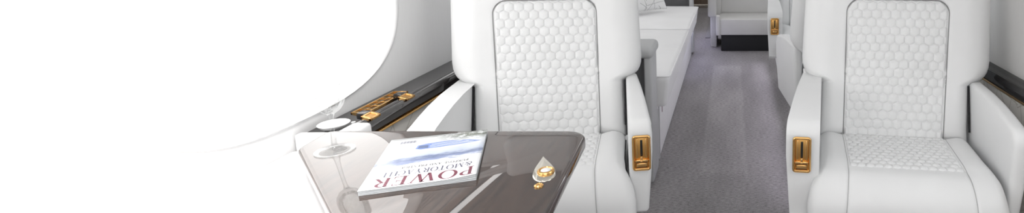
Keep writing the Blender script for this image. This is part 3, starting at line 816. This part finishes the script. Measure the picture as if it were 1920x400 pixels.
# little things on the ledge by the table
bowl = bmesh.new()
lathe(bowl, [(0.0, 0.0), (0.026, 0.0), (0.031, 0.003), (0.036, 0.010), (0.0375, 0.0125), (0.036, 0.0130), (0.033, 0.009), (0.026, 0.005), (0.0, 0.004)], n=56)
bo = from_bm('dish', bowl, M['china'], None); bo.location = (-1.068, 1.430, 0.6405)
tag(bo, 'round white dish with pale rim on the ledge at the wall end of the table', 'dish')

# ------------------------------------------------------------------ divan, pillow, far bench
div = thing('divan', 'long white leather divan along the left side, behind the left seat', 'sofa', (-0.64, 3.7, 0))
def dl(x, y, z): return (x + 0.64, y - 3.7, z)
bm = bmesh.new(); rbox(bm, dl(-0.958, 2.56, 0.0), dl(-0.372, 4.86, 0.292), 0.008, 2)
from_bm('base', bm, M['divan_leather'], div)
def seat_pad(y0, y1):
    bm = bmesh.new(); rbox(bm, dl(-0.958, y0, 0.2925), dl(-0.303, y1, 0.452), 0.022, 4)
    # soften the top into a low crown and let the front lean in towards the floor
    bmesh.ops.subdivide_edges(bm, edges=[e for e in bm.edges if e.calc_length() > 0.1], cuts=12, use_grid_fill=True)
    for v in bm.verts:
        tx = (v.co.x - dl(-0.915, 0, 0)[0]) / 0.612; ty = (v.co.y - (y0 - 3.7)) / (y1 - y0)
        if v.co.z > 0.40: v.co.z += 0.014 * max(0, math.sin(PI * min(max(tx, 0), 1))) ** 0.6 * max(0, math.sin(PI * min(max(ty, 0), 1))) ** 0.6
        if tx > 0.9: v.co.x -= 0.02 * (0.452 - v.co.z) / 0.16
    o = from_bm('seat_cushion', bm, M['divan_leather'], div, True, 60)
    q = bmesh.new()
    lp_ = [dl(-0.305, y0 + 0.02, 0.446), dl(-0.304, 0.5 * (y0 + y1), 0.447), dl(-0.305, y1 - 0.02, 0.446)]
    tube(q, [dl(-0.90, y0 + 0.004, 0.446), dl(-0.33, y0 + 0.004, 0.446), dl(-0.312, y0 + 0.010, 0.446), dl(-0.306, y0 + 0.025, 0.446), dl(-0.304, y1 - 0.025, 0.446), dl(-0.312, y1 - 0.010, 0.446), dl(-0.33, y1 - 0.004, 0.446), dl(-0.90, y1 - 0.004, 0.446)], 0.004, 6)
    from_bm('piping', q, M['divan_leather'], o)
seat_pad(2.60, 3.755); seat_pad(3.785, 4.80)
bm = bmesh.new(); rbox(bm, dl(-0.958, 2.56, 0.48), dl(-0.895, 4.84, 0.64), 0.025, 4)
from_bm('back_cushion', bm, M['divan_leather'], div)
for y0, y1 in ((2.36, 2.53), (4.86, 5.00)):
    bm = bmesh.new(); rbox(bm, dl(-0.958, y0 + 0.08, 0.02), dl(-0.388, y1, 0.603), 0.008, 2)
    a = from_bm('arm', bm, M['dark_grey'], div); tag(a, 'dark grey recessed end of the divan')
    bm = bmesh.new(); rbox(bm, dl(-0.390, y0 + 0.005, 0.02), dl(-0.356, y1, 0.606), 0.010, 3)
    from_bm('arm_panel', bm, M['grey_panel'], a)
    bm = bmesh.new(); rbox(bm, dl(-0.958, y0 - 0.01, 0.595), dl(-0.345, y1 + 0.012, 0.650), 0.024, 5)
    from_bm('arm_pad', bm, M['grey_panel'], a)
bm = bmesh.new()
for y in (2.565, 2.60, 2.66): rbox(bm, dl(-0.374, y, 0.0), dl(-0.366, y + 0.012, 0.285), 0.003, 2)
from_bm('base_trim', bm, M['grey_panel'], div)
bm = bmesh.new(); rbox(bm, dl(-0.3725, 2.80, 0.20), dl(-0.3700, 2.808, 0.27), 0.0005, 1)
st = from_bm('pull_tab', bm, M['ink_red'], div)

# pillow lying tipped against the back of the divan
u = np.linspace(-1, 1, 41); U, V = np.meshgrid(u, u)
e = np.clip((1 - np.abs(U) ** 3) * (1 - np.abs(V) ** 3), 0, 1) ** 0.5
pin = 1 - 0.07 * (1 - np.abs(V) ** 2) ** 1
X = U * 0.20 * (1 - 0.06 * (1 - V ** 2)); Y = V * 0.16 * (1 - 0.06 * (1 - U ** 2))
F = np.stack([X, Y, 0.062 * e], -1); B = np.stack([X, Y, -0.055 * e], -1)
pil = grid_mesh('pillow', F, B, M['pillow_lines'], None)
pil.location = (-0.722, 4.34, 0.628); pil.rotation_euler = (math.radians(62), 0, math.radians(48))
tag(pil, 'white cushion embroidered with thin grey lines on the divan', 'pillow')

bench = thing('bench', 'grey upholstered bench at the far end of the aisle, on a black plinth', 'bench', (0.14, 5.3, 0))
def bl(x, y, z): return (x - 0.14, y - 5.3, z)
bm = bmesh.new(); rbox(bm, bl(-0.112, 5.02, 0.0), bl(0.52, 5.6, 0.16), 0.006, 2)
from_bm('plinth', bm, M['dark_gap'], bench)
bm = bmesh.new(); rbox(bm, bl(-0.135, 5.00, 0.152), bl(0.54, 5.62, 0.302), 0.012, 3)
from_bm('seat', bm, M['grey_leather'], bench)
bm = bmesh.new(); rbox(bm, bl(-0.158, 4.985, 0.150), bl(-0.120, 5.05, 0.335), 0.012, 3)
from_bm('front_corner', bm, M['grey_leather'], bench)
bm = bmesh.new(); rbox(bm, bl(-0.135, 5.34, 0.29), bl(0.54, 5.62, 0.85), 0.03, 4, Matrix.Identity(4))
from_bm('backrest', bm, M['grey_leather'], bench)
bm = bmesh.new(); rbox(bm, bl(-0.235, 5.10, 0.30), bl(-0.155, 5.62, 0.64), 0.02, 4); rbox(bm, bl(-0.16, 5.30, 0.25), bl(-0.12, 5.60, 0.5), 0.005, 1)
from_bm('arm', bm, M['grey_leather'], bench)
bm = bmesh.new(); rbox(bm, bl(-0.215, 5.18, 0.0), bl(-0.155, 5.56, 0.31), 0.01, 2)
from_bm('arm_support', bm, M['grey_leather'], bench)

bm = bmesh.new(); rbox(bm, (-0.285, 5.585, 0.0), (-0.236, 6.80, 0.010), 0.004, 2)
fm = from_bm('floor_plate', bm, M['plate_grey'], None); tag(fm, 'low grey floor plate beside the far bench', 'floor plate')

# ------------------------------------------------------------------ the cabin shell
def structure(o, label=None):
    o['kind'] = 'structure'
    if label: o['label'] = label
    return o
bm = bmesh.new(); rbox(bm, (XL - 0.05, Y0, -0.04), (XR + 0.05, Y1 + 0.06, 0.0), 0.0)
structure(from_bm('floor', bm, M['carpet'], None, False), 'grey woven carpet along the aisle')

WA, WB, WZ, WE = 0.44, 0.279, 0.959, 2.6
TOPZ = 1.42
def oval(n=72, a=WA, b_=WB):
    out = []
    for k in range(n):
        t = 2 * PI * k / n; c, s = math.cos(t), math.sin(t)
        out.append((a * math.copysign(abs(c) ** (2 / WE), c), b_ * math.copysign(abs(s) ** (2 / WE), s)))
    return out

def wall_with_windows(name, x, centres, mat, sgn):
    """sgn +1: the room lies on the +x side"""
    bm = bmesh.new()
    cuts = [Y0] + [0.5 * (p + q) for p, q in zip(centres, centres[1:])] + [Y1]
    ov = oval()
    for yc, ya, yb in zip(centres, cuts, cuts[1:]):
        ring, outr = [], []
        ang = []
        for (oy, oz) in ov: ang.append((math.atan2(oz, oy), oy, oz))
        for (py, pz) in ((ya - yc, -WZ), (yb - yc, -WZ), (yb - yc, TOPZ - WZ), (ya - yc, TOPZ - WZ)):
            a = math.atan2(pz, py)
            # the point of the oval in that direction
            lo, hi = 0.0, 3.0
            for _ in range(40):
                md = 0.5 * (lo + hi)
                if (abs(md * math.cos(a)) / WA) ** WE + (abs(md * math.sin(a)) / WB) ** WE < 1: lo = md
                else: hi = md
            ang.append((a, lo * math.cos(a), lo * math.sin(a)))
        ang.sort()
        for a, oy, oz in ang:
            c, s = math.cos(a), math.sin(a)
            k = min(((yb - yc) / c if c > 1e-9 else 1e9), ((ya - yc) / c if c < -1e-9 else 1e9), ((TOPZ - WZ) / s if s > 1e-9 else 1e9), (-WZ / s if s < -1e-9 else 1e9))
            ring.append(bm.verts.new((x, yc + oy, WZ + oz))); outr.append(bm.verts.new((x, yc + k * c, WZ + k * s)))
        n = len(ring)
        for i in range(n):
            try: bm.faces.new((ring[i], ring[(i + 1) % n], outr[(i + 1) % n], outr[i]))
            except ValueError: pass
    bmesh.ops.remove_doubles(bm, verts=bm.verts, dist=1e-5)
    w = from_bm(name, bm, mat, None, False)
    for f in w.data.polygons: pass
    return structure(w)

def window(i, x, yc, sgn, pane_mat, frame_mat):
    bm = bmesh.new()
    secs = [(1.028, 0.0), (1.026, 0.004), (1.012, 0.0065), (0.998, 0.003), (0.985, -0.010), (0.955, -0.045), (0.93, -0.046)]
    rings = []
    for k, dx in secs:
        rings.append([bm.verts.new((x + sgn * dx, yc + oy * k, WZ + oz * k)) for oy, oz in oval()])
    for A, B in zip(rings, rings[1:]):
        n = len(A)
        for j in range(n): bm.faces.new((A[j], A[(j + 1) % n], B[(j + 1) % n], B[j]))
    fr = structure(from_bm('window_%d' % i, bm, frame_mat, None, True, 60))
    bm = bmesh.new()
    bm.faces.new([bm.verts.new((x - sgn * 0.044, yc + oy * 0.95, WZ + oz * 0.95)) for oy, oz in oval()])
    me = from_bm('pane', bm, pane_mat, fr, False)
    return fr

LC = [1.400 + 1.34 * k for k in range(-1, 5)]
RC = [0.85 + 1.70 * k for k in range(0, 4)]
wall_with_windows('wall_left', XL, LC, M['wall'], 1)
wall_with_windows('wall_right', XR, RC, M['wall_grey'], -1)
i = 1
for y in LC: window(i, XL, y, 1, M['pane_sun'], M['wall']); i += 1
for y in RC: window(i, XR, y, -1, M['pane_sky'], M['wall_grey']); i += 1

# headliner: an arched shell from wall to wall
bm = bmesh.new()
arcp = []
for k in range(25):
    a = PI * k / 24
    arcp.append((0.5 * (XL + XR) - 0.5 * (XR - XL) * math.cos(a), TOPZ - 0.003 + 0.50 * math.sin(a) ** 0.8))
A = [bm.verts.new((x, Y0, z)) for x, z in arcp]; B = [bm.verts.new((x, Y1, z)) for x, z in arcp]
for k in range(24): bm.faces.new((A[k], A[k + 1], B[k + 1], B[k]))
structure(from_bm('ceiling', bm, M['ceiling'], None, True, 180))
for nm, y, mt in (('wall_front', Y0, M['wall']), ('wall_back', Y1, M['brown_wood'])):
    bm = bmesh.new()
    vs = [bm.verts.new((x, y, z)) for x, z in [(XL, 0.0)] + arcp + [(XR, 0.0)]]
    bm.faces.new(vs)
    structure(from_bm(nm, bm, mt, None, False))
bm = bmesh.new(); rbox(bm, (XL + 0.12, Y1 - 0.03, 0.0), (XR - 0.06, Y1 - 0.001, 0.05), 0.004, 2)
structure(from_bm('baseboard_back', bm, M['pale_gold'], None))

# ------------------------------------------------------------------ light
def area(name, loc, rot, sx, sy, power, col=(1, 1, 1)):
    d = bpy.data.lights.new(name, 'AREA'); d.shape = 'RECTANGLE'; d.size = sx; d.size_y = sy
    d.energy = power; d.color = col
    o = bpy.data.objects.new(name, d); COL.objects.link(o); o.location = loc; o.rotation_euler = rot
    return o
area('ceiling_strip_light', (-0.05, 3.2, 1.86), (0, 0, 0), 0.35, 7.4, 4.2, (1.0, 0.995, 0.985))
area('aft_fill', (-0.05, 5.2, 1.80), (0, 0, 0), 0.5, 2.6, 7, (1.0, 0.99, 0.98))  # unseen overhead fill, added to brighten the aft end
area('near_wall_fill', (-0.62, 0.55, 1.70), (0, math.radians(32), 0), 0.20, 1.0, 20, (1.0, 0.98, 0.96)).data.spread = math.radians(100)  # added light out of frame, whitens the near left wall
area('floor_strip_light', (-0.36, 5.0, 0.22), (0, math.radians(-60), 0), 0.03, 1.8, 2.4, (0.68, 0.67, 1.0))

area('sidewall_fill', (-1.02, 1.5, 1.30), (0, math.radians(10), 0), 0.06, 3.2, 2.2, (1.0, 0.99, 0.98))  # unseen strip added to lift the tone of the left wall
area('divan_fill', (0.27, 3.4, 0.10), (0, math.radians(75), 0), 0.03, 2.4, 2.2, (0.90, 0.85, 1.0))  # added low fill for the aisle face of the divan
area('front_fill', (0.0, -0.80, 1.15), (PI / 2, 0, 0), 1.2, 0.9, 18, (1.0, 0.99, 0.98))  # added fill behind the camera, brightens whatever faces it

w = bpy.data.worlds.new('cabin_world'); scene.world = w; w.use_nodes = True
w.node_tree.nodes['Background'].inputs['Color'].default_value = (0.8, 0.88, 1.0, 1)
w.node_tree.nodes['Background'].inputs['Strength'].default_value = 0.6

# ------------------------------------------------------------------ camera
F_PX, HOR, U0 = 1050.0, -150.0, 1375.0
TT = 0.158
V0 = HOR + F_PX * TT
cam_d = bpy.data.cameras.new('camera'); cam = bpy.data.objects.new('camera', cam_d); COL.objects.link(cam)
cam_d.sensor_fit = 'HORIZONTAL'; cam_d.sensor_width = 36.0; cam_d.lens = 36.0 * F_PX / 1920.0
cam_d.shift_x = -(U0 - 960.0) / 1920.0
cam_d.shift_y = (V0 - 200.0) / 1920.0
cam_d.clip_start = 0.05
cam.location = (0, 0, 1.19); cam.rotation_euler = (PI / 2 - math.atan(TT), 0, 0)
scene.camera = cam

scene.view_settings.view_transform = 'Standard'
scene.view_settings.look = 'None'
scene.view_settings.exposure = -0.65
scene.view_settings.gamma = 1.0
scene.view_settings.use_curve_mapping = False
scene.cycles.use_denoising = True
scene.cycles.max_bounces = 10
scene.cycles.diffuse_bounces = 6
scene.cycles.glossy_bounces = 5
scene.cycles.transmission_bounces = 10
scene.cycles.sample_clamp_indirect = 8.0
scene.cycles.caustics_reflective = False
scene.cycles.caustics_refractive = False
